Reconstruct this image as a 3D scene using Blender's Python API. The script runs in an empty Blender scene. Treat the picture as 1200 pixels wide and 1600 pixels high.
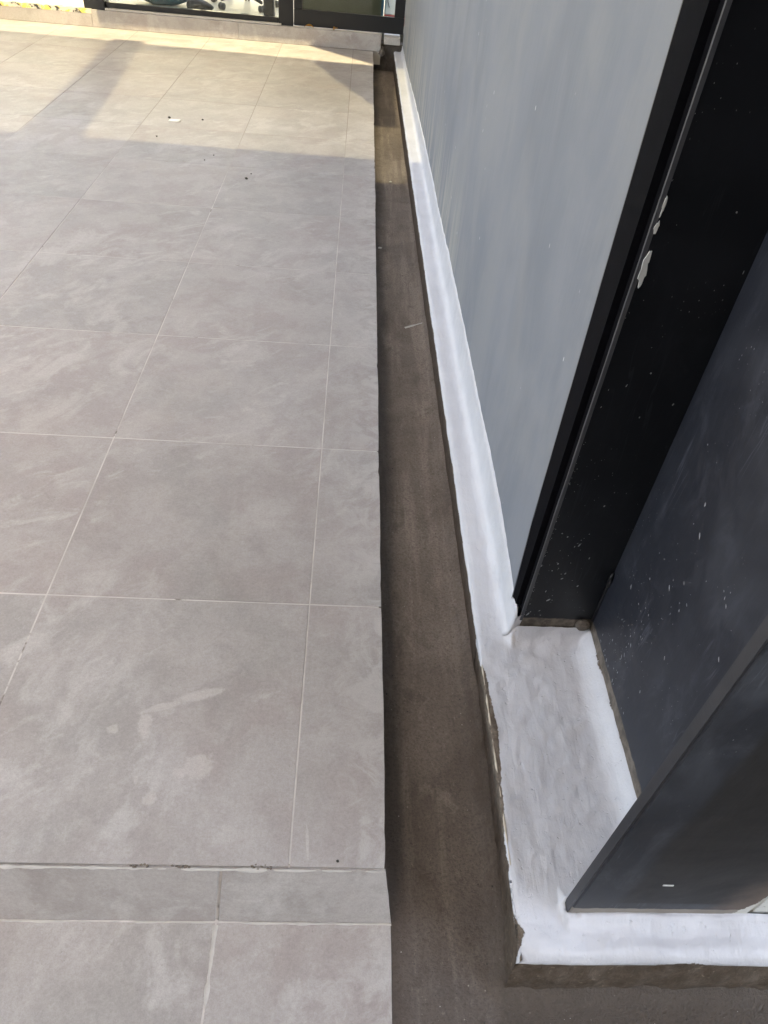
import bpy, bmesh, math, random
from mathutils import Vector, Matrix, noise
random.seed(7)
S = bpy.context.scene
COL = S.collection

# ------------------------------------------------------------------ camera
cam_d = bpy.data.cameras.new('camera'); cam = bpy.data.objects.new('camera', cam_d); COL.objects.link(cam)
cam_d.sensor_fit = 'VERTICAL'; cam_d.sensor_height = 36.0; cam_d.sensor_width = 27.0
cam_d.lens = 36.0 * 1119.2 / 1600; cam_d.clip_start = 0.02; cam_d.clip_end = 600
YAW, PITCH, ROLL = 0.0863799, 0.7503558, 0.1051743
fwd = Vector((math.sin(YAW) * math.cos(PITCH), math.cos(YAW) * math.cos(PITCH), -math.sin(PITCH)))
rt = Vector((math.cos(YAW), -math.sin(YAW), 0)); up = rt.cross(fwd)
r2 = rt * math.cos(ROLL) + up * math.sin(ROLL); u2 = up * math.cos(ROLL) - rt * math.sin(ROLL)
cam.matrix_world = Matrix(((r2.x, u2.x, -fwd.x, 0.0591875), (r2.y, u2.y, -fwd.y, -0.496556),
                           (r2.z, u2.z, -fwd.z, 1.338954), (0, 0, 0, 1)))
S.camera = cam

# ------------------------------------------------------------------ sky, sun, exposure
SUN = Vector((-0.05, -0.42, 0.906)).normalized()
W = bpy.data.worlds.new('World'); S.world = W; W.use_nodes = True
wn = W.node_tree.nodes; wn.clear()
sky = wn.new('ShaderNodeTexSky'); sky.sky_type = 'NISHITA'; sky.sun_disc = False
sky.sun_elevation = math.asin(SUN.z); sky.sun_rotation = math.atan2(SUN.x, SUN.y)
sky.air_density = 1.0; sky.dust_density = 3.0; sky.ozone_density = 1.0
bg = wn.new('ShaderNodeBackground'); bg.inputs['Strength'].default_value = 0.15
wo = wn.new('ShaderNodeOutputWorld')
W.node_tree.links.new(sky.outputs[0], bg.inputs[0]); W.node_tree.links.new(bg.outputs[0], wo.inputs[0])
sl = bpy.data.lights.new('sun', 'SUN'); sl.energy = 2.0; sl.angle = math.radians(0.4); sl.color = (1.0, 0.965, 0.82)
sun = bpy.data.objects.new('sun', sl); COL.objects.link(sun)
sun.rotation_euler = SUN.to_track_quat('Z', 'Y').to_euler(); sun.location = SUN * 20
vs = S.view_settings; vs.view_transform = 'Standard'; vs.look = 'None'; vs.gamma = 1.0; vs.use_curve_mapping = False
vs.exposure = 3.5
vs.use_white_balance = True; vs.white_balance_temperature = 7900; vs.white_balance_tint = 10
S.cycles.max_bounces = 10; S.cycles.transparent_max_bounces = 12

# ------------------------------------------------------------------ material helpers
class NT:
    def __init__(s, name):
        s.m = bpy.data.materials.new(name); s.m.use_nodes = True
        s.t = s.m.node_tree; s.t.nodes.clear()
        s.out = s.t.nodes.new('ShaderNodeOutputMaterial')
        s.geo = s.t.nodes.new('ShaderNodeNewGeometry').outputs['Position']
    def n(s, typ, **kw):
        nd = s.t.nodes.new('ShaderNode' + typ)
        for k, v in kw.items():
            if hasattr(nd, k) and not k[0].isupper(): setattr(nd, k, v)
            else: s.set(nd.inputs[k.replace('_', ' ')], v)
        return nd
    def set(s, sock, v):
        if isinstance(v, bpy.types.NodeSocket): s.t.links.new(v, sock)
        elif isinstance(v, tuple) and len(v) == 3 and sock.type == 'RGBA': sock.default_value = (*v, 1)
        else: sock.default_value = v
    def pos(s, scale=(1, 1, 1), off=None, rot=(0, 0, 0)):
        mp = s.n('Mapping', Vector=s.geo, Scale=scale, Rotation=rot)
        if off is not None: s.set(mp.inputs['Location'], off)
        return mp.outputs[0]
    def rpos(s, ang, scale, off=(0, 0, 0)):
        a = s.n('Mapping', Vector=s.geo, Rotation=(0, 0, ang)).outputs[0]
        return s.n('Mapping', Vector=a, Scale=scale, Location=off).outputs[0]
    def spot(s, x, y, rx, ry, ang, wob):
        m = s.n('Mapping', vector_type='TEXTURE', Vector=s.geo, Location=(x, y, 0), Rotation=(0, 0, ang), Scale=(rx, ry, 1)).outputs[0]
        d = s.n('VectorMath', operation='LENGTH', Vector=m).outputs['Value']
        return s.ramp(s.math('ADD', d, wob), .75, 1.15, 1, 0)
    def noise(s, scale, detail=5, rough=.55, dist=0, vec=None, w=None):
        nd = s.n('TexNoise', Scale=scale, Detail=detail, Roughness=rough, Distortion=dist)
        s.set(nd.inputs['Vector'], vec if vec is not None else s.geo)
        if w is not None:
            nd.noise_dimensions = '4D'; s.set(nd.inputs['W'], w)
        return nd.outputs['Fac']
    def ramp(s, f, a, b, c=0.0, d=1.0):
        nd = s.n('MapRange', interpolation_type='SMOOTHSTEP')
        for k, v in zip(('Value', 'From Min', 'From Max', 'To Min', 'To Max'), (f, a, b, c, d)): s.set(nd.inputs[k], v)
        return nd.outputs[0]
    def math(s, op, a, b=0.0):
        nd = s.n('Math', operation=op); s.set(nd.inputs[0], a); s.set(nd.inputs[1], b); return nd.outputs[0]
    def mix(s, f, a, b, mode='MIX'):
        nd = s.t.nodes.new('ShaderNodeMix'); nd.data_type = 'RGBA'; nd.blend_type = mode
        s.set(nd.inputs[0], f); s.set(nd.inputs[6], a); s.set(nd.inputs[7], b); return nd.outputs[2]
    def sep(s):
        return s.n('SeparateXYZ', Vector=s.geo).outputs
    def attr(s, name):
        nd = s.t.nodes.new('ShaderNodeAttribute'); nd.attribute_name = name; return nd.outputs['Fac']
    def bump(s, h, strength, dist=.002):
        return s.n('Bump', Height=h, Strength=strength, Distance=dist).outputs[0]
    def done(s, col, rough=.5, spec=.5, normal=None, **kw):
        b = s.n('BsdfPrincipled'); s.set(b.inputs['Base Color'], col); s.set(b.inputs['Roughness'], rough)
        s.set(b.inputs['Specular IOR Level'], spec)
        if normal is not None: s.set(b.inputs['Normal'], normal)
        for k, v in kw.items(): s.set(b.inputs[k.replace('_', ' ')], v)
        s.t.links.new(b.outputs[0], s.out.inputs[0]); return s.m

def mat_plain(name, col, rough=.5, var=.25, scale=30, spec=.5):
    t = NT(name); f = t.noise(scale)
    c = t.mix(f, tuple(x * (1 - var) for x in col), tuple(min(1, x * (1 + var)) for x in col))
    return t.done(c, rough, spec, t.bump(t.noise(scale * 6), .15, .001))

def mat_tile():
    t = NT('porcelain_tile')
    oi = t.t.nodes.new('ShaderNodeObjectInfo'); rnd = oi.outputs['Random']
    w = t.math('MULTIPLY', rnd, 17.0)
    base = t.mix(t.ramp(t.noise(1.9, 4, .55, .3, w=w), .40, .60), (.378, .338, .320), (.366, .350, .332))
    base = t.mix(t.ramp(t.noise(5.5, 8, .66, .35, w=w), .42, .60, 0, .85), base, (.438, .414, .394))
    base = t.mix(t.ramp(t.noise(4.0, 8, .68, .4, w=t.math('ADD', w, 5.0)), .53, .70, 0, .55), base, (.265, .238, .222))
    # cement haze wiped over the surface: soft blotches and short strokes that change direction
    hz = t.noise(8.0, 9, .66, .5, vec=t.rpos(.5, (1, .6, 1)))
    patch = t.ramp(t.noise(1.5, 3, .5), .40, .60)
    base = t.mix(t.math('MULTIPLY', t.ramp(hz, .46, .63, 0, .85), patch), base, (.53, .512, .492))
    hz2 = t.noise(17.0, 7, .66, .6, vec=t.rpos(-.55, (.42, 1, 1)))
    patch2 = t.ramp(t.noise(2.3, 3, .5, vec=t.pos((1, 1, 1), off=(7, 3, 0))), .45, .60)
    base = t.mix(t.math('MULTIPLY', t.ramp(hz2, .52, .66, 0, .6), patch2), base, (.55, .53, .505))
    wob = t.math('MULTIPLY', t.math('SUBTRACT', t.noise(26, 6, .62), .5), 2.2)
    sm = None
    for q in ((-.215, .345, .050, .012, .25), (-.290, .312, .045, .008, .35), (-.313, .272, .014, .030, .1), (-.190, .185, .030, .026, .3),
              (-.225, .172, .016, .012, 0), (-.268, .120, .014, .012, .3), (-.372, .26, .012, .011, 0), (-.303, .157, .0035, .010, .2), (.030, .045, .003, .030, .1)):
        v = t.spot(*q, wob); sm = v if sm is None else t.math('MAXIMUM', sm, v)
    base = t.mix(t.math('MULTIPLY', sm, .75), base, (.54, .505, .48))
    mot = t.noise(48, 8, .74, .2)
    base = t.mix(t.ramp(mot, .32, .70, 0, .55), base, t.mix(1.0, base, (.80, .79, .78), 'MULTIPLY'))
    base = t.mix(t.ramp(t.noise(30, 7, .72, .3, vec=t.rpos(.9, (.7, 1, 1))), .56, .70, 0, .45), base, (.45, .43, .41))
    fg = t.noise(150, 4, .8)
    base = t.mix(t.ramp(fg, .38, .66, 0, .8), base, t.mix(1.0, base, (.84, .83, .82), 'MULTIPLY'))
    base = t.mix(t.ramp(t.noise(95, 5, .8, .2, vec=t.rpos(.6, (.5, 1, 1))), .60, .70, 0, .35), base, (.50, .48, .46))
    # dust band along the channel edge
    x, y, z = t.sep()
    edge = t.ramp(x, .0, .2, 0, .8)
    base = t.mix(t.math('MULTIPLY', edge, t.ramp(t.noise(9, 8, .7, 1.5), .44, .60)), base, (.49, .47, .45))
    # thin pale scuffs and fine grain
    sc = t.noise(9, 3, .4, 5.0, vec=t.pos((1, .25, 1), rot=(0, 0, .35)))
    sc = t.math('SUBTRACT', 1.0, t.ramp(t.math('ABSOLUTE', t.math('SUBTRACT', sc, .5)), 0, .006))
    base = t.mix(t.math('MULTIPLY', sc, t.ramp(t.noise(3.4, 2), .58, .68, 0, .3)), base, (.55, .54, .52))
    g = t.noise(420, 3, .7)
    base = t.mix(t.ramp(g, .3, .75, 0, .26), base, (.17, .155, .145))
    base = t.mix(t.ramp(t.noise(160, 2, .5), .70, .78, 0, .4), base, (.16, .15, .14))
    base = t.mix(.10, base, t.mix(rnd, (.24, .215, .20), (.50, .46, .435)))
    rg = t.ramp(hz, .3, .7, .42, .62)
    return t.done(base, rg, .42, t.bump(t.math('ADD', g, t.math('MULTIPLY', hz, .6)), .12, .0012))

def mat_grout():
    t = NT('grout'); x, y, z = t.sep()
    f = t.noise(6, 6, .7); c = t.mix(t.ramp(f, .35, .6), (.44, .41, .385), (.58, .55, .52))
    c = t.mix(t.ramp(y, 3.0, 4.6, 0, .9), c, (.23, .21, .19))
    c = t.mix(t.ramp(t.noise(14, 4), .62, .70, 0, .9), c, (.17, .15, .13))
    return t.done(c, .85, .2, t.bump(t.noise(200), .4, .001))

def mat_cement(name, dark, light, edge_dark=False):
    t = NT(name)
    st = t.math('MULTIPLY', t.noise(22, 7, .62, .25, vec=t.pos((1, .07, 1))), t.ramp(t.sep()[0], .39, .44, 1, .8))
    cl = t.noise(3.2, 6, .62, .3)
    c = t.mix(t.ramp(cl, .32, .7), dark, light)
    c = t.mix(t.ramp(st, .45, .66, 0, .5), c, tuple(x * 1.5 for x in light))
    c = t.mix(t.ramp(t.noise(6, 8, .68, .3), .58, .72, 0, .45), c, tuple(x * .5 for x in dark))
    c = t.mix(t.ramp(t.noise(95, 4, .6), .62, .74, 0, .55), c, tuple(x * .4 for x in dark))
    pal = t.ramp(t.noise(8, 9, .72, .4, vec=t.pos((1, .5, 1), off=(3, 1, 2))), .57, .70, 0, .6)
    c = t.mix(pal, c, (.38, .335, .29))
    c = t.mix(t.ramp(t.noise(150, 4, .78), .42, .68, 0, .55), c, tuple(x * .55 for x in dark))
    c = t.mix(t.ramp(t.noise(120, 5, .8, .2, vec=t.pos((1, .6, 1), off=(5, 5, 1))), .58, .70, 0, .45), c, tuple(x * 1.7 for x in light))
    c = t.mix(t.ramp(t.noise(20, 8, .76, .3, vec=t.pos((1, .6, 1), off=(1, 7, 1))), .52, .66, 0, .5), c, tuple(x * .62 for x in dark))
    vo = t.n('TexVoronoi', Scale=60.0, Randomness=1.0, Vector=t.geo)
    sp = t.math('MULTIPLY', t.ramp(vo.outputs['Distance'], .07, .10, 1, 0), t.ramp(t.noise(11, 2), .56, .62))
    c = t.mix(t.math('MULTIPLY', sp, .75), c, (.52, .49, .44))
    x, y, z = t.sep()
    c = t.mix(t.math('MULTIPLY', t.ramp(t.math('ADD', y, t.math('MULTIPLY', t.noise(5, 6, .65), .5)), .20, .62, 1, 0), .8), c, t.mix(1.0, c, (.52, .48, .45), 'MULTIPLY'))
    if edge_dark:   # damp and contact shade on the channel's tile side, both put into the colour
        j = t.math('MULTIPLY', t.math('SUBTRACT', t.noise(18, 4), .5), .05)
        c = t.mix(t.ramp(t.math('ADD', x, j), .19, .25, .55, 0), c, (.075, .058, .048))
    if edge_dark:   # dirt gathered in the foot of the kerb
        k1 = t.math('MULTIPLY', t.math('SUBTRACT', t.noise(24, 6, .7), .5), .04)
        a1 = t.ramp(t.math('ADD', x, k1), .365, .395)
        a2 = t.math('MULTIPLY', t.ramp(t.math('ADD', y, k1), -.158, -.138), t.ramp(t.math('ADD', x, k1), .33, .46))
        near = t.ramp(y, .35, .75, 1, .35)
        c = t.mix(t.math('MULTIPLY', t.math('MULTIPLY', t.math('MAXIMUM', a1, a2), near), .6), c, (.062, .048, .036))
    h = t.math('ADD', t.noise(75, 6, .7), t.math('MULTIPLY', st, .6))
    return t.done(c, t.ramp(cl, .3, .7, .62, .85), .35, t.bump(t.math('ADD', h, t.noise(150, 3, .7)), .75, .004))

def mat_coat():
    """white brushed coating over brown cement; the attribute 'paint' is the distance inside the painted area"""
    t = NT('white_coating')
    p = t.attr('paint')
    j = t.math('MULTIPLY', t.math('SUBTRACT', t.noise(70, 6, .75), .5), .012)
    j2 = t.math('MULTIPLY', t.math('SUBTRACT', t.noise(14, 3, .5), .5), .012)
    m = t.ramp(t.math('ADD', p, t.math('ADD', j, j2)), -.0009, .0009)
    wh = t.mix(t.ramp(t.noise(6, 5, .6, .7), .3, .7), (.535, .545, .575), (.585, .595, .625))
    wh = t.mix(t.ramp(t.noise(34, 5, .6), .60, .72, 0, .18), wh, (.43, .44, .475))
    wh = t.mix(t.ramp(t.noise(15, 8, .72, .4), .58, .78, 0, .16), wh, (.40, .405, .425))
    ck = t.math('ABSOLUTE', t.math('SUBTRACT', t.noise(12, 5, .6, .8), .5))
    ck = t.math('MULTIPLY', t.ramp(ck, .0005, .0035, 1, 0), t.ramp(t.noise(8, 2, .5, vec=t.pos((1, 1, 1), off=(4, 4, 4))), .62, .68))
    wh = t.mix(t.math('MULTIPLY', ck, .15), wh, (.24, .235, .24))
    vo = t.n('TexVoronoi', Scale=38.0, Vector=t.geo)
    sp = t.math('MULTIPLY', t.ramp(vo.outputs['Distance'], .05, .09, 1, 0), t.ramp(t.noise(9, 2), .66, .70))
    wh = t.mix(t.math('MULTIPLY', sp, .8), wh, (.16, .14, .13))
    br = t.mix(t.ramp(t.noise(26, 6, .7), .35, .65), (.078, .055, .038), (.135, .104, .080))
    br = t.mix(t.ramp(t.noise(70, 4), .62, .72, 0, .5), br, (.36, .30, .23))
    x, y, z = t.sep()
    br = t.mix(t.ramp(z, -.03, -.008, 0, .6), br, (.20, .165, .135))
    br = t.mix(t.ramp(t.noise(60, 5, .7), .40, .6, 0, .55), br, (.06, .046, .032))
    c = t.mix(m, br, wh)
    brush = t.noise(60, 6, .6, .5, vec=t.pos((1, .22, .6)))
    pit = t.ramp(t.noise(85, 3, .5), .64, .76, 0, -.45)
    h = t.math('ADD', t.math('MULTIPLY', brush, .9), t.math('ADD', t.math('ADD', t.noise(22, 6, .62), pit), t.math('SUBTRACT', t.math('MULTIPLY', m, .9), ck)))
    return t.done(c, t.mix(m, (.8, .8, .8), (.55, .55, .55)), .3, t.bump(h, .65, .004))

def mat_wall():
    t = NT('grey_wall_paint')
    st = t.noise(5, 7, .58, .6, vec=t.pos((1, 1, .62)))
    st2 = t.noise(34, 5, .6, .4, vec=t.pos((1, 1, .10)))
    c = t.mix(t.ramp(st, .3, .7), (.168, .188, .218), (.212, .228, .256))
    c = t.mix(t.ramp(st2, .55, .75, 0, .08), c, (.28, .29, .30))
    c = t.mix(t.ramp(t.noise(2.2, 6, .62, .5, vec=t.pos((1, 1, .7))), .40, .62, 0, .55), c, (.240, .251, .264))
    x, y, z = t.sep()
    # pale chalky streaks with grazing sunlight put into the colour, low along the far half
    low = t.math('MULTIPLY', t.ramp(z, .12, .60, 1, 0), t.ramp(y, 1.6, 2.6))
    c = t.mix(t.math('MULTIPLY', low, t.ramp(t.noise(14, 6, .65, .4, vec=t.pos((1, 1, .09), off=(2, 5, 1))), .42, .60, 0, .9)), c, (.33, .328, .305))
    dk = t.ramp(t.noise(3.2, 4, .5, .5, vec=t.pos((1, 1, .35))), .58, .74, 0, .3)
    c = t.mix(dk, c, (.135, .147, .170))
    vo = t.n('TexVoronoi', Scale=26.0, Vector=t.pos((1, 1, .45)))
    sp = t.math('MULTIPLY', t.ramp(vo.outputs['Distance'], .05, .075, 1, 0), t.ramp(t.noise(7, 2), .54, .60))
    c = t.mix(t.math('MULTIPLY', sp, .8), c, (.62, .63, .64))
    # white coating dragged a little way up the raw corner
    d = t.math('SUBTRACT', y, t.math('ADD', .566, t.math('MULTIPLY', z, .073)))
    d = t.math('ADD', d, t.math('ADD', t.math('MULTIPLY', z, .045), t.math('MULTIPLY', t.noise(50, 4), .006)))
    c = t.mix(t.math('MULTIPLY', t.ramp(d, .0165, .019, 1, 0), t.ramp(z, .26, .34, 1, 0)), c, (.55, .55, .575))
    h = t.math('ADD', st2, t.math('MULTIPLY', st, 1.5))
    return t.done(c, t.ramp(st, .3, .7, .66, .80), .3, t.bump(h, .16, .005))

def mat_steel(name, col, haze, hz_amt, warm=False):
    t = NT(name)
    n1 = t.noise(4.0, 8, .68, .5); n2 = t.noise(24, 7, .68, .4, vec=t.pos((1, 1, .16)))
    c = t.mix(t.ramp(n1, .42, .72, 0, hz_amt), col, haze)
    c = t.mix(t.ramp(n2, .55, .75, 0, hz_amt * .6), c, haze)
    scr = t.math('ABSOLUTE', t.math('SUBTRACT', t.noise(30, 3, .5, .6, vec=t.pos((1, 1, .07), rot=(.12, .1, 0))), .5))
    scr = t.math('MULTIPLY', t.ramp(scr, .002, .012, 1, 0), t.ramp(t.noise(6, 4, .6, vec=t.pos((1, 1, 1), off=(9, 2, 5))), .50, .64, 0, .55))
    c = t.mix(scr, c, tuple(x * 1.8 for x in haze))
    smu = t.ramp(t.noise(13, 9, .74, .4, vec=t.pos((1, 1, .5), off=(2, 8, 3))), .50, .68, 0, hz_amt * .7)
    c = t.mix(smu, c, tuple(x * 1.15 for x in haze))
    clus = t.ramp(t.noise(5.5, 3, .5, vec=t.pos((1, 1, 1), off=(1, 4, 2))), .52, .66)
    for sc_, th, rot in ((170, .14, -.4), (90, .10, .6)):
        vo = t.n('TexVoronoi', Scale=float(sc_), Randomness=1.0, Vector=t.pos((1, 1, .55), rot=(rot, .3, 0)))
        k = t.math('MULTIPLY', t.ramp(vo.outputs['Distance'], th * .55, th, 1, 0), clus)
        pick = t.n('SeparateColor', Color=vo.outputs['Color']).outputs[0]
        k = t.math('MULTIPLY', k, t.ramp(pick, .60, .72))
        c = t.mix(t.math('MULTIPLY', k, .7), c, (.30, .31, .33))
    if warm:
        x, y, z = t.sep()
        jx = t.math('ADD', x, t.math('MULTIPLY', t.math('SUBTRACT', t.noise(16, 6, .7), .5), .10))
        # a blacker middle of the face, inside a bluish border on the left and foot
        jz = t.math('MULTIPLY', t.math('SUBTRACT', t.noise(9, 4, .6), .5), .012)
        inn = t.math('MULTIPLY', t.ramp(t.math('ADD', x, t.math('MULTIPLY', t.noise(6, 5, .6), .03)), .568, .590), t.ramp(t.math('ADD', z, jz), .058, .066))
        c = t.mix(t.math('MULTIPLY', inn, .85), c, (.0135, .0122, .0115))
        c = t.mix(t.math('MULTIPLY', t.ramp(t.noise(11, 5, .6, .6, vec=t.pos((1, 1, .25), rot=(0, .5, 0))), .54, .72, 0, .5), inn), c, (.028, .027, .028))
        rust = t.ramp(t.math('SUBTRACT', jx, t.math('MULTIPLY', z, .25)), .69, .78)
        c = t.mix(t.math('MULTIPLY', rust, .9), c, (.13, .095, .075))
        bare = t.ramp(t.math('ADD', z, t.math('MULTIPLY', t.math('SUBTRACT', t.noise(40, 5), .5), .010)),   .034, .037, 1, 0)
        c = t.mix(bare, c, t.mix(t.noise(22, 5), (.19, .165, .135), (.30, .275, .24)))
    else:
        x, y, z = t.sep()
        jz = t.math('MULTIPLY', t.math('SUBTRACT', t.noise(40, 5), .5), .014)
        bare = t.ramp(t.math('ADD', z, jz), .066, .071, 1, 0)
        br = t.mix(t.ramp(t.noise(38, 6, .7), .35, .65), (.065, .052, .040), (.17, .14, .11))
        c = t.mix(bare, c, br)
    if warm:
        sp = t.math('ADD', t.math('SUBTRACT', x, t.math('MULTIPLY', z, .35)), t.math('MULTIPLY', t.math('SUBTRACT', t.noise(45, 7, .75), .5), .045))
        c = t.mix(t.ramp(sp,   .774, .777), c, (.58, .58, .54))
    return t.done(c, t.ramp(n1, .3, .7, .40, .58), .35, t.bump(t.math('ADD', n2, n1), .14, .004))

def mat_peel():
    t = NT('peeling_white_plaster')
    m = t.ramp(t.noise(30, 7, .75, .5), .44, .47)
    c = t.mix(m, (.30, .29, .28), t.mix(t.noise(12), (.60, .61, .57), (.70, .70, .66)))
    return t.done(c, .7, .3, t.bump(m, .6, .002))

def mat_clear(name, tint, gloss=.06):
    t = NT(name)
    tr = t.n('BsdfTransparent', Color=tint); gl = t.n('BsdfGlossy', Color=(1, 1, 1), Roughness=.02)
    fr = t.n('Fresnel', IOR=1.5); mx = t.n('MixShader')
    t.set(mx.inputs[0], fr.outputs[0]); t.set(mx.inputs[1], tr.outputs[0]); t.set(mx.inputs[2], gl.outputs[0])
    t.t.links.new(mx.outputs[0], t.out.inputs[0]); return t.m

def mat_tape():
    t = NT('hazard_tape_print')
    x, y, z = t.sep()
    d = t.math('FRACT', t.math('MULTIPLY', t.math('ADD', x, t.math('MULTIPLY', t.math('ADD', y, z), 1.0)), 6.2))
    c = t.mix(t.ramp(d, .48, .50), (.035, .035, .035), (.62, .47, .12))
    c = t.mix(t.ramp(t.noise(16, 6, .7), .47, .54, 0, .9), c, (.55, .51, .44))
    return t.done(c, .45)

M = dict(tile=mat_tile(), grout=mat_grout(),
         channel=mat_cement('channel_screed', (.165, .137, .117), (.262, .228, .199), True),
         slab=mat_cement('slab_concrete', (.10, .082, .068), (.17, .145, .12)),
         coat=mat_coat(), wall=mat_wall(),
         web=mat_steel('navy_black_paint', (.016, .0185, .026), (.042, .046, .058), .8),
         flange=mat_steel('black_paint', (.0040, .0046, .006), (.011, .0125, .016), .6),
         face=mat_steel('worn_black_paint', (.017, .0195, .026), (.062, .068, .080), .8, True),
         edge=mat_plain('edge_paint', (.026, .028, .034), .42, .3, 30),
         highlight=mat_plain('corner_highlight_grey', (.060, .062, .068), .5, .3, 40),
         filler=mat_plain('black_filler', (.0035, .0035, .005), .85, .4, 40, .08),
         chip=mat_plain('bare_white_patch', (.55, .56, .54), .7, .2, 60),
         peel=mat_peel(), spat=mat_plain('paint_specks', (.26, .27, .29), .6, .5, 300), frame=mat_plain('black_aluminium', (.012, .013, .015), .35, .2, 12),
         glass=mat_clear('window_glass', (.90, .93, .91)), strip_filter=mat_clear('strip_sun_dimmer', (.66, .64, .58)), poly=mat_clear('reflected_sun_filter', (.32, .315, .28)),  # sheet tints set how much sun the added roof sheets pass
         film=mat_plain('olive_window_film', (.115, .122, .075), .6, .25, 9),
         roof=mat_plain('roof_underside', (.55, .55, .54), .8, .1, 3),
         ifloor=mat_plain('interior_floor', (.55, .50, .40), .4, .15, 3),
         iwall=mat_plain('interior_wall', (.55, .53, .47), .8, .06, 2),
         ground=mat_plain('ground_concrete', (.22, .21, .20), .9, .25, 1.2),
         ledge=mat_plain('pale_ledge', (.62, .58, .50), .6, .15, 5),
         mortar=mat_plain('pale_mortar', (.46, .44, .41), .85, .2, 60),
         cream=mat_plain('cream_cement_rim', (.50, .44, .36), .85, .3, 60),
         tape=mat_tape(), white=mat_plain('white_plastic', (.72, .72, .70), .4, .06, 10),
         dirt=mat_plain('brown_dirt', (.16, .13, .105), .9, .5, 120),
         crumb=mat_plain('dark_grit', (.045, .040, .036), .9, .4, 90),
         leaf=mat_plain('dry_yellow_leaf', (.48, .24, .035), .6, .4, 60),
         teal=mat_plain('teal_cloth', (.035, .12, .15), .7, .3, 30),
         black=mat_plain('black_plastic', (.014, .014, .015), .4, .3, 30),
         red=mat_plain('red_plastic', (.45, .03, .04), .4, .15, 20),
         blue=mat_plain('blue_plastic', (.02, .10, .16), .4, .2, 20),
         orange=mat_plain('orange_plastic', (.55, .20, .03), .5, .2, 20))

# ------------------------------------------------------------------ object helpers
def link(name, bm, mat, parent=None, smooth=False):
    me = bpy.data.meshes.new(name); bm.normal_update(); bm.to_mesh(me); bm.free()
    o = bpy.data.objects.new(name, me); COL.objects.link(o)
    for m in (mat if isinstance(mat, (list, tuple)) else [mat]): me.materials.append(m)
    if smooth:
        for p in me.polygons: p.use_smooth = True
    if parent: o.parent = parent; o.matrix_parent_inverse = Matrix.Translation(-parent.location)
    return o
def thing(name, label, cat, loc=(0, 0, 0), group=None):
    o = bpy.data.objects.new(name, None); COL.objects.link(o); o.location = loc; o.empty_display_size = .05
    return tag(o, label, cat, group)
def tag(o, label, cat, group=None):
    o['label'] = label; o['category'] = cat
    if group: o['group'] = group
    return o
def struct(o): o['kind'] = 'structure'; return o
def box(bm, lo, hi, bev=0):
    r = bmesh.ops.create_cube(bm, size=1)
    c = [(a + b) / 2 for a, b in zip(lo, hi)]; s = [b - a for a, b in zip(lo, hi)]
    for v in r['verts']: v.co = Vector((c[i] + v.co[i] * s[i] for i in range(3)))
    if bev:
        es = list({e for v in r['verts'] for e in v.link_edges})
        bmesh.ops.bevel(bm, geom=es, offset=bev, segments=1, profile=.5, affect='EDGES')
    return bm
def B(lo, hi, bev=0): return box(bmesh.new(), lo, hi, bev)
def prism(pts, z0, z1, bev=0, bm=None):
    bm = bm or bmesh.new()
    a = [bm.verts.new((x, y, z0)) for x, y in pts]; b = [bm.verts.new((x, y, z1)) for x, y in pts]
    n = len(pts); top = bm.faces.new(b); bm.faces.new(a[::-1])
    for i in range(n): bm.faces.new((a[i], a[(i + 1) % n], b[(i + 1) % n], b[i]))
    bmesh.ops.recalc_face_normals(bm, faces=bm.faces[:])
    if bev: bmesh.ops.bevel(bm, geom=list(top.edges), offset=bev, segments=1, affect='EDGES')
    return bm
def tube(bm, pts, r, n=8):
    rings = []
    for i, p in enumerate(pts):
        p = Vector(p); d = (Vector(pts[min(i + 1, len(pts) - 1)]) - Vector(pts[max(i - 1, 0)])).normalized()
        q = d.to_track_quat('Z', 'Y')
        rr = r[i] if isinstance(r, (list, tuple)) else r
        rings.append([bm.verts.new(p + q @ Vector((rr * math.cos(6.2832 * k / n), rr * math.sin(6.2832 * k / n), 0))) for k in range(n)])
    for a, b in zip(rings, rings[1:]):
        for k in range(n): bm.faces.new((a[k], a[(k + 1) % n], b[(k + 1) % n], b[k]))
    bm.faces.new(rings[0][::-1]); bm.faces.new(rings[-1]); return bm
def fbm(x, y, z, sc, oc=4): return noise.fractal(Vector((x * sc, y * sc, z * sc)), 1.0, 2.0, oc)

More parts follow.
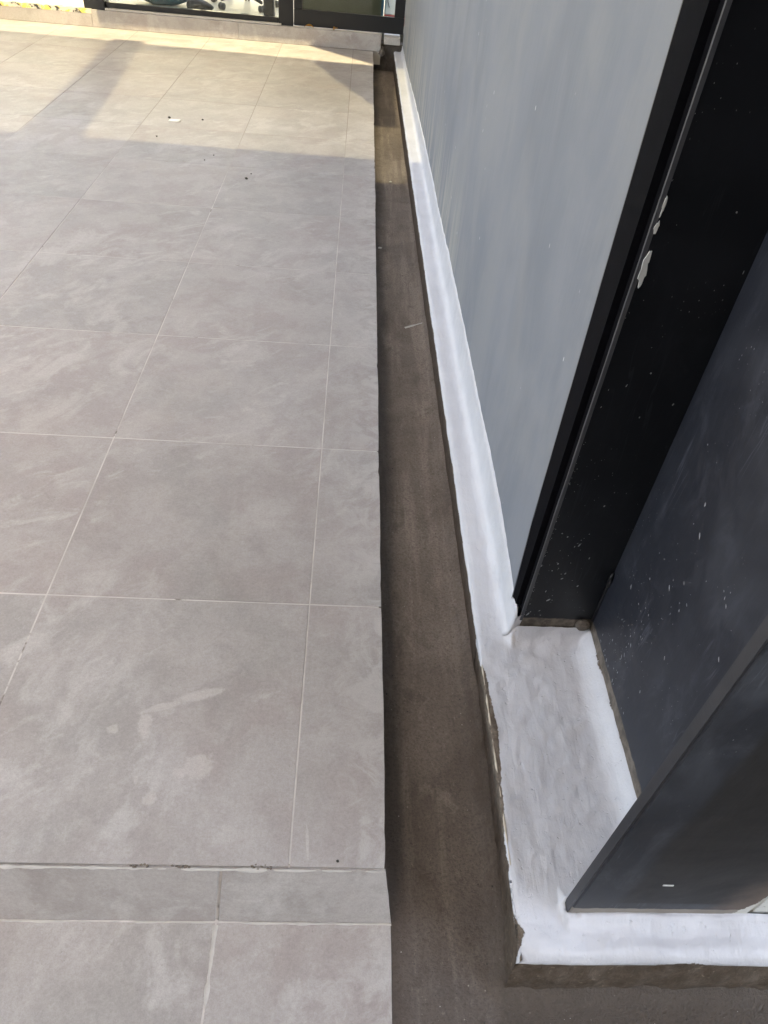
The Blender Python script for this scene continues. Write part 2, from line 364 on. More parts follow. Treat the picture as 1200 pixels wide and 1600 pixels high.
# ------------------------------------------------------------------ the ground and the tiled floors
struct(link('ground', B((-60, -60, -.60), (60, 60, -.42)), M['ground']))
TW, TH, J = .6106, .6, .0038           # tile pitch in x and y, joint width
EX = .1717                             # the tiles end here, at the channel
def edge_wob(y): return .0030 * fbm(3.1, y, 0, 2.0, 3) + .0010 * fbm(1.7, y, 5, 16, 2) - .010 * max(0, fbm(4.4, y, 2, 24, 3) - .42)
def edge_pts(x0, y0, y1, ex, n=26):
    return [(x0, y0)] + [(ex + edge_wob(y0 + (y1 - y0) * k / n), y0 + (y1 - y0) * k / n) for k in range(n + 1)] + [(x0, y1)]
def floor_tiles(floor, xs, ys, z, ex):
    """xs, ys: the joint lines; the last column is cut along the channel edge"""
    shared = {}
    for a, b in zip(ys, ys[1:]):
        for x0, x1 in zip(xs, xs[1:]):
            key = (round(x1 - x0, 3), round(b - a, 3))
            lift = random.uniform(-.0003, .0004); tl = random.uniform(-.0004, .0004)
            if x1 >= ex - 1e-6:
                bm = prism(edge_pts(x0 + J / 2, a + J / 2, b - J / 2, ex), -.009, 0, .0006)
                bmesh.ops.translate(bm, verts=bm.verts, vec=(-x0, -a, 0))
                o = link('tile', bm, M['tile'], floor)
            else:
                if key not in shared:
                    o = link('tile', prism([(J / 2, J / 2), (key[0] - J / 2, J / 2), (key[0] - J / 2, key[1] - J / 2), (J / 2, key[1] - J / 2)], -.009, 0, .0006), M['tile'], floor)
                    shared[key] = o
                else:
                    o = shared[key].copy(); COL.objects.link(o)
            o.matrix_parent_inverse = Matrix.Identity(4)
            o.location = (x0, a, z + lift); o.rotation_euler = (tl, -tl * .7, 0)
FAR = 6.78
patio = struct(link('patio_floor', B((-6.2, .006, -.40), (EX - .006, FAR + .4, -.0007)), M['grout']))
xs = [TW * k for k in range(-9, 1)] + [EX]
ys = [.0] + [TH * j for j in range(1, 12)] + [FAR]
floor_tiles(patio, xs, ys, 0.0, EX)
# lower level, one step down, nearest the camera
LZ = -.145; LY = -.0436; LEX = .1935; SX = -.1323
lower = struct(link('lower_floor', B((-6.2, -4.0, -.40), (LEX - .006, LY + .020, LZ - .0007)), M['grout']))
xs2 = [SX + TW * k for k in range(-8, 1)] + [LEX]
floor_tiles(lower, xs2, [LY - TH * 6 + TH * k for k in range(7)], LZ, LEX)
# the riser between the two: leaning tiles, each a part of the step
step = struct(link('step', prism([(-6.2, 0), (EX - .004, 0), (LEX - .008, 0), (-6.2, 0)], -.17, -.165), M['grout']))
step.data.clear_geometry()
bm = bmesh.new()
for x0, x1 in ((-6.2, EX - .002),):
    v = [bm.verts.new(c) for c in ((x0, LY + .004, LZ), (x1 + .022, LY + .004, LZ), (x1, .0035, -.004), (x0, .0035, -.004), (x0, .0058, LZ), (x1 + .02, .0058, LZ), (x1, .0058, -.004), (x0, .0058, -.004))]
    for f in ((0, 1, 2, 3), (5, 4, 7, 6), (4, 0, 3, 7), (1, 5, 6, 2), (3, 2, 6, 7), (4, 5, 1, 0)): bm.faces.new([v[i] for i in f])
bm.to_mesh(step.data); bm.free()
for x0, x1 in zip(xs2, xs2[1:]):
    last = x1 == LEX
    bm = bmesh.new()
    a, b = x0 + .003, (x1 - .003 if not last else x1)
    t_ = (a + .012, b + .012) if not last else (a + .012, EX + .001)
    q = [(a, LY, LZ - .003), (b, LY, LZ - .003), (t_[1], -.0015, -.0055), (t_[0], -.0015, -.0055)]
    f = [bm.verts.new(c) for c in q]; g = [bm.verts.new((c[0], c[1] + .0045, c[2] - .001)) for c in q]
    top = bm.faces.new(f); bm.faces.new(g[::-1])
    for i in range(4): bm.faces.new((f[i], g[i], g[(i + 1) % 4], f[(i + 1) % 4]))
    bmesh.ops.recalc_face_normals(bm, faces=bm.faces[:])
    bmesh.ops.bevel(bm, geom=list(top.edges), offset=.0010, segments=1, affect='EDGES')
    link('tile', bm, M['tile'], step)
# mortar squeezed out along the nosing, the foot of the riser and its upright joint
def ragged(bm, p, q, w, h, n, seed, thr=-9):
    p, q = Vector(p), Vector(q); prev = None
    for i in range(n + 1):
        c = p.lerp(q, i / n); k = fbm(c.x + seed, c.y, c.z, 22, 4); s = max(0.0, .55 + k * 1.1)
        if k < thr: prev = None; continue
        d = (q - p).normalized(); side = Vector((0, 0, 1)).cross(d).normalized()
        ring = [bm.verts.new(c + side * (w * s * a) + Vector((0, 0, h * s * b))) for a, b in ((-.5, -.15), (-.28, .6), (0, 1), (.28, .6), (.5, -.15))]
        if prev:
            for a, b, c2, d2 in zip(prev, prev[1:], ring[1:], ring): bm.faces.new((a, b, c2, d2))
        prev = ring
bm = bmesh.new()
ragged(bm, (-1.4, -.003, -.004), (EX, -.003, -.004), .009, .0042, 420, 3, -.35)
ragged(bm, (-1.4, LY - .002, LZ), (LEX, LY - .002, LZ), .007, .0032, 300, 9)
ragged(bm, (SX, LY - .006, LZ), (SX + .002, LY - .17, LZ), .012, .0022, 70, 5)
o = link('mortar_line', bm, M['mortar'], step, True)
bm = bmesh.new()
for x_, w_ in ((-.262, .016), (-.190, .020), (-.048, .018)):          # dark lumps in the nosing joint
    for k in range(9):
        r = bmesh.ops.create_icosphere(bm, subdivisions=1, radius=.0022)
        for v in r['verts']: v.co = Vector((v.co.x * 1.6, v.co.y, v.co.z * .7)) * random.uniform(.6, 1.2) + Vector((0, 0, 0))
        bmesh.ops.translate(bm, verts=r['verts'], vec=(x_ + random.uniform(-w_, w_), -.001 + random.uniform(-.002, .005), -.0005))
link('mortar_lump', bm, M['dirt'], step, True)

# ------------------------------------------------------------------ drain channel
CZ = -.152
def chan_z(x, y):
    cove = max(0, 1 - max(0, .397 - x) / .034) if y > -.138 else max(0, 1 - max(0, -.134 - y) / (.040 + .012 * fbm(x, 0, 3, 9, 3))) if x > .38 else 0
    return cove * cove * ((.022 if y > -.138 else .034) + .010 * fbm(x, y, 8, 14, 4)) + CZ + .0035 * fbm(x, y, 0, 5, 4) + .0012 * fbm(x, y, 3, 34, 3) + .010 * max(0, (.235 - x) / .06) ** 2 * .3
def grid(name, x0, x1, nx, y0, y1, ny, zf, mat, parent=None):
    bm = bmesh.new()
    V = [[bm.verts.new((x0 + (x1 - x0) * i / nx, y0 + (y1 - y0) * j / ny, 0)) for i in range(nx + 1)] for j in range(ny + 1)]
    for row in V:
        for v in row: v.co.z = zf(v.co.x, v.co.y)
    for j in range(ny):
        for i in range(nx): bm.faces.new((V[j][i], V[j][i + 1], V[j + 1][i + 1], V[j + 1][i]))
    return link(name, bm, mat, parent, True)
chan = struct(grid('drain_channel', .15, .45, 26, -1.6, 6.90, 560, chan_z, M['channel']))
struct(grid('channel_branch', .45, 2.6, 150, -1.6, -.10, 110, chan_z, M['channel']))
# far end wall of the channel
struct(link('channel_end', B((EX - .02, 6.58 + .26, -.40), (.46, 6.98, .055)), M['slab']))

# ------------------------------------------------------------------ kerb and column base, white coated
def wall_x(y): return .474 - .0075 * (y - .5)
def kerb_x(y): return .396 - .0065 * (y - .5) + .0016 * fbm(0, y, 9, 4, 3)
def lerp_tab(tab, v):
    for (a, fa), (b, fb) in zip(tab, tab[1:]):
        if v <= b: return fa + (fb - fa) * max(0, (v - a)) / (b - a)
    return tab[-1][1]
ZT = [(.50, .045), (.56, .075), (.65, .09), (.9, .112), (2, .118), (3, .105), (4, .10), (5, .07), (6, .035), (7, .03)]
UB = [(-.16, -.002), (.0, .010), (.3, .020), (1.2, .016), (2, .012), (7, .008)]     # how far the foot of the kerb is undercut
INSET = [(-.16, 0), (-.02, 0), (.0, .012), (.05, .010), (.13, .018), (.30, .028), (.43, .019), (.452, .004), (.47, 0), (9, 0)]
kerb = thing('kerb', 'low cement kerb with white waterproof coating running along the grey wall and round the black column', 'kerb', (.4, 0, 0))
# column base: a plan grid that rises in a fillet against every steel face
FX, WX, NF0, NF1, FF0, FF1 = .487, .655, -.072, -.052, .530, .556     # flange tip x, web face x, near and far flange y
def fil(d, r, cap): return 0 if d >= r else min(cap, r - math.sqrt(max(0, r * r - (r - max(d, 0)) ** 2)))
def base_z(x, y):
    z = 0
    if x > .468 and y > .2:
        if True: z = max(z, fil(FF0 - y - .004, .042, .040) * min(1, max(0, (x - .468) / .016)))
    if x > FX - .004:
        if NF1 - .002 <= y < .2: z = max(z, fil(y - NF1, .03, .028))
        if y < NF0 + .002: z = max(z, fil(NF0 - y - .001, .036, .016 if x > FX + .02 else .012))
    if y > NF1: z = max(z, fil(WX - x - .004, .044, .040))
    if x <= FX and NF0 < y < NF1: z = max(z, fil(FX - x, .02, .012))
    if y > .49 and x < .476: z = max(z, fil(wall_x(y) - x, .022, .03) * min(1, (y - .49) / .034))
    d_ = y + .140
    if d_ < .020: z -= .020 - math.sqrt(max(0, .020 ** 2 - (.020 - max(0, d_)) ** 2))
    d_ = x - kerb_x(y)
    if d_ < .007: z -= .6 * (.007 - math.sqrt(max(0, .007 ** 2 - (.007 - max(0, d_)) ** 2)))
    cr = max(0, 1 - math.hypot(x - .392, y + .14) / .05); z -= .018 * cr * cr     # the worn near corner
    return z + .0024 * fbm(x, y, 0, 9, 3) + .0018 * fbm(x, y, 2, 30, 4) + .0050 * max(0, fbm(x, y, 7, 13, 3) - .22) + (.0025 * fbm(x, y * 2.2, 4, 18, 4) if y < -.075 else 0)
def finish(bm, name, attr, mat):
    o = link(name, bm, mat, kerb, True)
    a = o.data.attributes.new('paint', 'FLOAT', 'POINT')
    for i, v in enumerate(attr): a.data[i].value = v
    return o
def side_paint(x_or_s, z, top_drop): return z + top_drop
bm = bmesh.new(); att = []; prev = None
y = .524
while y < 6.88:
    wx, kx = wall_x(y), kerb_x(y); r = .022 if y < 3 else .018
    zt = lerp_tab(ZT, y) + .007 * fbm(0, y, 4, 7, 4) + .003 * fbm(0, y, 4, 40, 3); drop = .011 + .007 * fbm(2, y, 1, 12, 4)
    ins = lerp_tab(INSET, y)
    ub = lerp_tab(UB, y)
    prof = [(kx + ub, CZ - .02, -.1), (kx + ub * .55, -.10, -.09), (kx + ub * .15, -.03, -.03 + drop), (kx, -.012, -.012 + drop), (kx + .001, -.005, -.005 + drop - ins), (kx + .005, -.001, .004 - ins)]
    for k in range(1, 5): prof.append((kx + .006 + (wx - r - kx - .006) * k / 4, .0005 * k, .006 + (wx - r - kx - .006) * k / 4 - ins))
    for k in range(1, 6):
        a = math.pi / 2 * k / 5; prof.append((wx - r + (r - .004) * math.sin(a), .002 + r * (1 - math.cos(a)), min(.05, zt)))
    for k in range(1, 6): z_ = r + (zt + .016 - r) * k / 5; prof.append((wx - .004 + .0014 * k / 5, z_, .02))
    prof.append((wx + .003, zt + .017, .02))
    row = []
    for x_, z_, p_ in prof:
        lump = .0016 * fbm(x_, y, z_, 26, 4) + .0022 * fbm(x_, y, z_, 8, 3)
        dx = -lump if z_ > .02 else 0
        if len(row) in (6, 7, 8, 9): z_ = base_z(x_, y)
        row.append(bm.verts.new((x_ + dx, y, z_))); att.append(p_)
    if prev:
        for a, b, c, d in zip(prev, prev[1:], row[1:], row): bm.faces.new((a, b, c, d))
    else:                     # return of the coating round the wall corner on to the flange edge
        cap = []
        for v in row[9:]: cap.append(bm.verts.new((v.co.x + .020, v.co.y + .007, v.co.z + .002))); att.append(.02)
        for a, b, c, d in zip(cap, cap[1:], row[10:], row[9:]): bm.faces.new((a, b, c, d))
    prev = row; y += .016
finish(bm, 'kerb_run', att, M['coat'])
FY = -.140
def front_y(x): return FY + .0025 * fbm(x, 3, 1, 9, 3)
bm = bmesh.new(); att = []
def base_grid(xs_, ys_, hole=None):
    idx = {}
    def vert(i, j):
        if (i, j) not in idx:
            x, yy = xs_[i], ys_[j]
            if j == 0: yy = front_y(x)
            if i == 0: x = kerb_x(yy)
            z = base_z(x, yy)
            p = min(.05, (x - kerb_x(yy)) + .012 - lerp_tab(INSET, yy) - .022 * max(0, 1 - abs(yy + .10) / .045), yy - front_y(x) + .020)
            if z > .032: p = min(p, .0385 - z + .002)
            if yy < NF0 and x > FX and z > .0145: p = min(p, .05)
            if yy < -.1 and .60 < x < .72: p = min(p, yy - front_y(x) + .012 - .012 * max(0, 1 - abs(x - .70) / .12) - .014 * max(0, fbm(x, 1, 1, 11, 4)))
            idx[i, j] = bm.verts.new((x, yy, z)); att.append(p)
        return idx[i, j]
    for j in range(len(ys_) - 1):
        for i in range(len(xs_) - 1):
            if hole and hole((xs_[i] + xs_[i + 1]) / 2, (ys_[j] + ys_[j + 1]) / 2): continue
            bm.faces.new((vert(i, j), vert(i + 1, j), vert(i + 1, j + 1), vert(i, j + 1)))
    return idx
n1 = 56; bx = [.39 + (WX - .39) * i / n1 for i in range(n1 + 1)]; bx2 = bx + [WX + (1.5 - WX) * (i + 1) / 110 for i in range(110)]
by = [FY + (NF0 + .004 - FY) * j / 20 for j in range(21)] + [NF1 - .004] + [NF1 + (.527 - NF1) * j / 110 for j in range(111)]
def hole(x, y): return (x > FX + .003 and NF0 + .003 < y < NF1 - .003) or (x > WX and y > NF0)
idx = base_grid(bx2, by, hole)
# skirts down to the channel
for seq, dx, dy in (([(0, j) for j in range(len(by))], 1, 0), ([(i, 0) for i in range(len(bx2))], 0, 1)):
    prev = None
    for key in seq:
        v = idx.get(key)
        if v is None: prev = None; continue
        s = v.co.x if dy else v.co.y
        drop = .009 + .010 * fbm(2 + dy, s, 1, 11, 5) - (lerp_tab(INSET, v.co.y) if dx else (.012 * max(0, 1 - abs(s - .70) / .12) + .012 * max(0, fbm(s, 1, 1, 11, 4))))
        col = [v]
        for k, (o_, z_) in enumerate(((.0012, -.026), (.0015, -.032), (.0012, -.040), (.0, -.052), (-.003, -.068), (-.005, -.086), (-.007, -.105), (-.008, -.125), (-.009, CZ - .02)) if dy else ((.0012, -.012), (.0005, -.02), (.0, -.030), (0, -.044), (-.001, -.060), (-.001, -.08), (-.002, -.10), (-.003, -.125), (-.004, CZ - .02))):
            if dx: o_ = .001 - lerp_tab(UB, s) * max(0, k - 1) / 7
            w = (fbm(s, z_, 5, 16, 5) * .0050 + fbm(s, z_ * 1.5, 2, 55, 4) * .0022) * min(1, k / 3) * (min(1, max(0, .50 - s) / .06) if dx else 1)
            
            col.append(bm.verts.new((v.co.x - (o_ + w) * dx * -1 * (1 if k == 0 else -1), v.co.y + (o_ + w) * dy * (-1 if k == 0 else 1), z_))); att.append(z_ + drop + (.024 if dy else .004))
        if prev:
            for a, b, c, d in zip(prev, prev[1:], col[1:], col): bm.faces.new((a, b, c, d) if dy else (d, c, b, a))
        prev = col
bmesh.ops.recalc_face_normals(bm, faces=bm.faces[:])
finish(bm, 'column_base', att, M['coat'])
# chipped cream rim left bare along the inner edge of the kerb
bm = bmesh.new(); ragged(bm, (kerb_x(.02) + .002, .01, -.0015), (kerb_x(.45) + .002, .445, -.0015), .0045, .0030, 120, 2)
link('bare_rim', bm, M['cream'], kerb, True)

# ------------------------------------------------------------------ grey wall
wall = thing('wall', 'smooth grey painted wall with faint brush streaks rising from the white kerb', 'wall', (.5, 3.6, 0))
bm = bmesh.new()
ny, nz = 60, 24; V = []
for j in range(ny + 1):
    row = []
    for k in range(nz + 1):
        z = -.2 + 3.65 * (k / nz) ** 1.4
        y0 = .566 + (.022 * min(1, max(0, z) / .3) + .026 * min(1, max(0, z - .25) / 1.0)) + .0015 * fbm(0, z, 1, 9, 3)
        y = y0 + (6.83 - y0) * (j / ny) ** 1.3
        row.append(bm.verts.new((wall_x(y) + .002 * fbm(0, y, z, 1.6, 3) + .0008 * fbm(0, y, z * .4, 9, 2), y, z)))
    V.append(row)
for j in range(ny):
    for k in range(nz): bm.faces.new((V[j][k], V[j][k + 1], V[j + 1][k + 1], V[j + 1][k]))
bk = [bm.verts.new(c) for c in ((.70, .566, -.2), (.70, .566, 3.45), (.70, 6.83, 3.45), (.70, 6.83, -.2))]
bm.faces.new([V[0][k] for k in range(nz + 1)][::-1] + [bk[0], bk[1]])
bm.faces.new([V[ny][k] for k in range(nz + 1)] + [bk[2], bk[3]])
bm.faces.new([V[j][nz] for j in range(ny + 1)] + [bk[2], bk[1]])
bm.faces.new(bk)
bmesh.ops.recalc_face_normals(bm, faces=bm.faces[:])
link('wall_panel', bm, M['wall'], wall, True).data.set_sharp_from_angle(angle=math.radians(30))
side = tag(link('side_wall', B((.815, NF0 + .004, .004), (4.0, 1.2, 3.45), .004), M['peel']), 'flaking white plaster wall edge at the right of the black column foot', 'wall')

# ------------------------------------------------------------------ steel column: an H of two flanges and a web
colm = thing('steel_column', 'black painted steel H column standing in the white coated base', 'column', (.65, .24, 0))
H = 3.40
link('web', B((WX, NF1 + .0005, .0), (WX + .016, FF0 - .0005, H)), M['web'], colm)
bm = bmesh.new()
def lean(bm, k):
    for v in bm.verts: v.co.y += k * max(0, v.co.z)
box(bm, (FX + .002, FF0, 0), (.82, FF1, H), .0035); lean(bm, -.008); link('flange', bm, M['flange'], colm)
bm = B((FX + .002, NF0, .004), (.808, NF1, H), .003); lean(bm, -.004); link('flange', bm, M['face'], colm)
# paint on the narrow edges of both flanges, and a pale strip painting in the corner's highlight
bm = B((FX - .0005, FF0 + .003, .05), (FX + .0019, FF1 - .002, H)); lean(bm, -.008); link('edge_strip', bm, M['filler'], colm)
bm = B((FX - .0012, NF0 + .002, .012), (FX + .0019, NF1 - .001, H)); lean(bm, -.004); link('edge_strip', bm, M['edge'], colm)
bm = bmesh.new()
for k in range(80):
    z0, z1 = .06 + 2.0 * k / 80, .06 + 2.0 * (k + 1) / 80
    box(bm, (FX - .0022, FF0 - .0018 + .0008 * fbm(z0, 0, 0, 9, 3), z0), (FX + .0045, FF0 + .0032 + .0016 * fbm(z0, 4, 0, 9, 3), z1))
lean(bm, -.008); link('edge_highlight', bm, M['highlight'], colm)  # highlight of the flange corner, put in as a paler strip
# black filler between flange edge and the wall end, widening upwards
bm = bmesh.new(); pr = None
for k in range(40):
    z = .088 + 3.25 * (k / 39) ** 1.5; y0 = FF1 - .008 * z - .004
    y1 = .570 + .022 * min(1, z / .3) + .026 * min(1, max(0, z - .25)) + .0016 * fbm(0, z, 8, 14, 3)
    r = [bm.verts.new(c) for c in ((.5, y0, z), (.4735, y0, z), (.4698, y1, z), (.5, y1, z))]
    if pr:
        for a in range(3): bm.faces.new((pr[a], pr[a + 1], r[a + 1], r[a]))
    pr = r
bmesh.ops.recalc_face_normals(bm, faces=bm.faces[:])
link('wall_joint', bm, M['filler'], colm)
bm = bmesh.new(); pr = None
for k in range(60):
    z = .08 + 2.6 * (k / 59) ** 1.3
    y1 = .5725 + .022 * min(1, z / .3) + .026 * min(1, max(0, z - .25)) + .0012 * fbm(0, z, 3, 18, 3)
    r = [bm.verts.new(c) for c in ((.4700, y1 - .005, z), (.4698, y1, z))]
    if pr: bm.faces.new((pr[0], r[0], r[1], pr[1]))
    pr = r
link('joint_line', bm, M['edge'], colm)
# weld seam in the inner corner
bm = bmesh.new(); tube(bm, [(WX - .002, FF0 - .002 - .008 * z, z) for z in (.05, .12, .17, .21)], .0035, 6); tube(bm, [(WX - .003, FF0 - .006, z) for z in (.19, .215, .235)], [.003, .007, .003], 7)
link('weld_seam', bm, M['flange'], colm, True)
# lump of cement left in the back corner, bare band at the foot of the web
bm = bmesh.new(); r = bmesh.ops.create_icosphere(bm, subdivisions=3, radius=.016)
for v in bm.verts: v.co = Vector((v.co.x * 1.15, v.co.y * .6, v.co.z * 1.0)) * (1 + .25 * fbm(*v.co, 40, 3)) + Vector((.632, .523, .056))
link('cement_lump', bm, M['slab'], colm, True)
# bare white patches knocked out of the paint
def chip(name, plane, c, outline, mat, parent, th=.0012):
    bm = bmesh.new(); a, b = [], []
    for u, w in outline:
        if plane == 'x': a.append(bm.verts.new((c[0], c[1] + u, c[2] + w))); b.append(bm.verts.new((c[0] - th, c[1] + u * .96, c[2] + w * .96)))
        elif plane == 'y': a.append(bm.verts.new((c[0] + u, c[1], c[2] + w))); b.append(bm.verts.new((c[0] + u * .96, c[1] - th, c[2] + w * .96)))
        else: a.append(bm.verts.new((c[0] + u, c[1] + w, c[2]))); b.append(bm.verts.new((c[0] + u * .96, c[1] + w * .96, c[2] + th)))
    n = len(a); bm.faces.new(b); bm.faces.new(a[::-1])
    for i in range(n): bm.faces.new((a[i], a[(i + 1) % n], b[(i + 1) % n], b[i]))
    bmesh.ops.recalc_face_normals(bm, faces=bm.faces[:]); return link(name, bm, mat, parent)
def blob(rx, ry, n=18, j=.3, sk=0):
    s = random.uniform(0, 99)
    return [((rx + rx * j * noise.noise((math.cos(6.283 * k / n) * 1.7 + s, math.sin(6.283 * k / n) * 1.7, 0))) * math.cos(6.283 * k / n) + sk * math.sin(6.283 * k / n) * ry,
             (ry + ry * j * noise.noise((math.cos(6.283 * k / n) * 1.7, s, math.sin(6.283 * k / n) * 1.7))) * math.sin(6.283 * k / n)) for k in range(n)]
# positions measured on the face of the far flange and along its corner
for (x, z, rx, rz) in ((FX + .008, .905, .0055, .027), (FX + .005, .968, .0026, .009), (FX + .005, 1.000, .0022, .014)):
    chip('paint_chip', 'y', (x, FF0 - .008 * z - .0025, z), blob(rx, rz, 22, .7), M['chip'], colm)
chip('paint_chip', 'y', (.617, NF0 - .004 * .2 - .0005, .148), [(-.009, -.0018), (.009, -.0024), (.009, .0016), (-.009, .0022)], M['chip'], colm)  # a white tag stuck to the near flange face
bm = bmesh.new()
def fleck(pl, a, b, s_, l_, ang):
    vs_ = []
    for k in range(6):
        t_ = 6.2832 * k / 6; u = s_ * math.cos(t_) * random.uniform(.6, 1.2); w = l_ * math.sin(t_) * random.uniform(.7, 1.1)
        u, w = u * math.cos(ang) - w * math.sin(ang), u * math.sin(ang) + w * math.cos(ang)
        vs_.append(bm.verts.new((WX - .0008, a + u, b + w) if pl == 'x' else (a + u, FF0 - .008 * b - .0006, b + w)))
    c = bm.verts.new((sum((v.co for v in vs_), Vector()) / 6) + (Vector((-.0004, 0, 0)) if pl == 'x' else Vector((0, -.0004, 0))))
    for k in range(6): bm.faces.new((vs_[k], vs_[(k + 1) % 6], c))
for (pl, a, b, sa, sb, n_) in (('x', .36, .30, .045, .085, 60), ('x', .40, .14, .06, .06, 70), ('x', .30, .45, .09, .12, 40), ('y', .53, .22, .03, .12, 45), ('y', .55, .70, .05, .35, 30)):
    for k in range(n_):
        q = random.random(); s_ = .0005 + .0017 * q ** 3
        fleck(pl, random.gauss(a, sa) if pl == 'x' else max(FX + .006, random.gauss(a, sa)), max(.08, random.gauss(b, sb)), s_, s_ * random.choice((1, 1.3, 2, 3.5)), random.uniform(-.9, .1))
for q in range(46): zz = .08 + .5 * random.random() ** 1.4; s_ = random.uniform(.0004, .001); fleck('y', FX + .004 + .006 * random.random(), zz, s_, s_ * 1.5, 0)
o = link('paint_spatter', bm, M['spat'], colm); o['kind'] = 'stuff'

# ------------------------------------------------------------------ raised platform under the shop front
PZ = .125
plat = struct(link('platform', B((-6.2, FAR + .012, -.10), (.238, FAR + 3.2, PZ - .004)), M['ledge']))
pxs = [.236 - 1.22 * k for k in range(6)][::-1]
for x0, x1 in zip(pxs, pxs[1:]):
    link('riser_tile', B((x0 + .001, FAR, .001), (x1 - .001, FAR + .0118, PZ), .0015), M['tile'], plat)
bm = bmesh.new(); ragged(bm, (.236, FAR - .004, 0), (.236, FAR - .16, -.002), .01, .004, 30, 4); ragged(bm, (.25, FAR + .05, .05), (.25, FAR - .04, -.03), .05, .03, 14, 8)
link('broken_edge', bm, M['slab'], plat, True)
struct(link('channel_end_cap', B((.262, 6.772, .058), (.40, 6.95, .114), .004), M['coat'] if 0 else M['mortar']))

# ------------------------------------------------------------------ glazed shop front
G = FAR + .055         # outer face of the frames
sf = thing('shop_front', 'black framed glazed shop front with a filmed glass door at the far end', 'shop front', (-1, G, PZ))
D_ = .055
def bar(x0, x1, z0, z1, name, d0=0, d1=D_, parent=sf): return link(name, B((x0, G + d0, z0), (x1, G + d1, z1), .003), M['frame'], parent)
bar(-2.26, -2.09, PZ - .003, 2.9, 'corner_post', -.03, .12)
bar(-2.089, -.645, PZ + .012, PZ + .050, 'bottom_rail')
link('sill_strip', B((-2.089, G - .035, PZ + .0005), (-.62, G + .04, PZ + .0115)), M['ledge'], sf)
bar(-.644, -.520, PZ - .003, 2.9, 'mullion')
bar(-2.089, -.645, 2.3, 2.36, 'top_rail'); bar(-6.2, -2.261, 2.3, 2.36, 'top_rail'); bar(-.5, .428, 2.3, 2.36, 'top_rail')
door = bar(-.5145, .426, PZ + .004, PZ + .122, 'door_bottom_rail', .004, .05)
bar(-.5145, -.446, PZ + .1225, 2.29, 'door_stile', .004, .05); bar(.340, .426, PZ + .1225, 2.29, 'door_stile', .004, .05)
link('window_pane', B((-2.089, G + .024, PZ + .0505), (-.645, G + .030, 2.299)), M['glass'], sf)
link('window_pane', B((-6.2, G + .624, PZ + .01), (-2.27, G + .630, 2.299)), M['glass'], sf)
bar(-6.2, -2.262, PZ - .003, PZ + .04, 'bottom_rail', .60, .66)
link('door_glass', B((-.4455, G + .024, PZ + .1225), (.3395, G + .030, 2.289)), M['glass'], sf)
link('window_film', B((-.4455, G + .0305, PZ + .1225), (.222, G + .033, 2.289)), M['film'], sf)
# hazard tape along the edge of the landing on the left
tp = tag(link('hazard_tape', prism([(-6.2, FAR - .001), (-2.20, FAR - .001), (-2.20, FAR + .045), (-6.2, FAR + .045)], PZ + .0002, PZ + .0012), M['tape']), 'yellow and black striped hazard tape along the landing edge', 'tape')
bm2 = bmesh.new(); bm2.from_mesh(tp.data); box(bm2, (-6.2, FAR - .0012, PZ - .030), (-2.20, FAR - .0004, PZ + .0012)); bm2.to_mesh(tp.data); bm2.free()

# ------------------------------------------------------------------ the room behind the glass
struct(link('interior_floor', B((-6.2, FAR + 3.21, -.1), (4, 13, PZ - .004)), M['ifloor']))
link('floor_covering', B((-2.08, G + .13, PZ - .0035), (4, FAR + 3.2, PZ + .002)), M['ifloor'], plat)
struct(link('interior_wall', B((-6.2, 10.6, PZ), (4, 10.8, 3.0)), M['iwall']))
bag = thing('bag', 'teal bag with a pale oval panel lying behind the window', 'bag', (-1.75, 7.30, PZ))
bm = bmesh.new(); bmesh.ops.create_uvsphere(bm, u_segments=20, v_segments=12, radius=1)
for v in bm.verts: v.co = Vector((v.co.x * .26, v.co.y * .12, max(-.9, v.co.z) * .11)) * (1 + .08 * fbm(*v.co, 2.5, 2)) + Vector((-1.70, 7.28, PZ + .102))
link('bag_body', bm, M['teal'], bag, True)
bm = bmesh.new(); bmesh.ops.create_uvsphere(bm, u_segments=18, v_segments=10, radius=1)
for v in bm.verts: v.co = Vector((v.co.x * .11, v.co.y * .05, v.co.z * .055)) + Vector((-1.68, 7.195, PZ + .105))
link('oval_panel', bm, M['white'], bag, True)
bm = bmesh.new(); tube(bm, [(-1.92 + .02 * math.sin(t * 3), 7.22, PZ + .03 + .11 * t) for t in (0, .3, .6, 1)], .014, 7); link('strap', bm, M['orange'], bag, True)
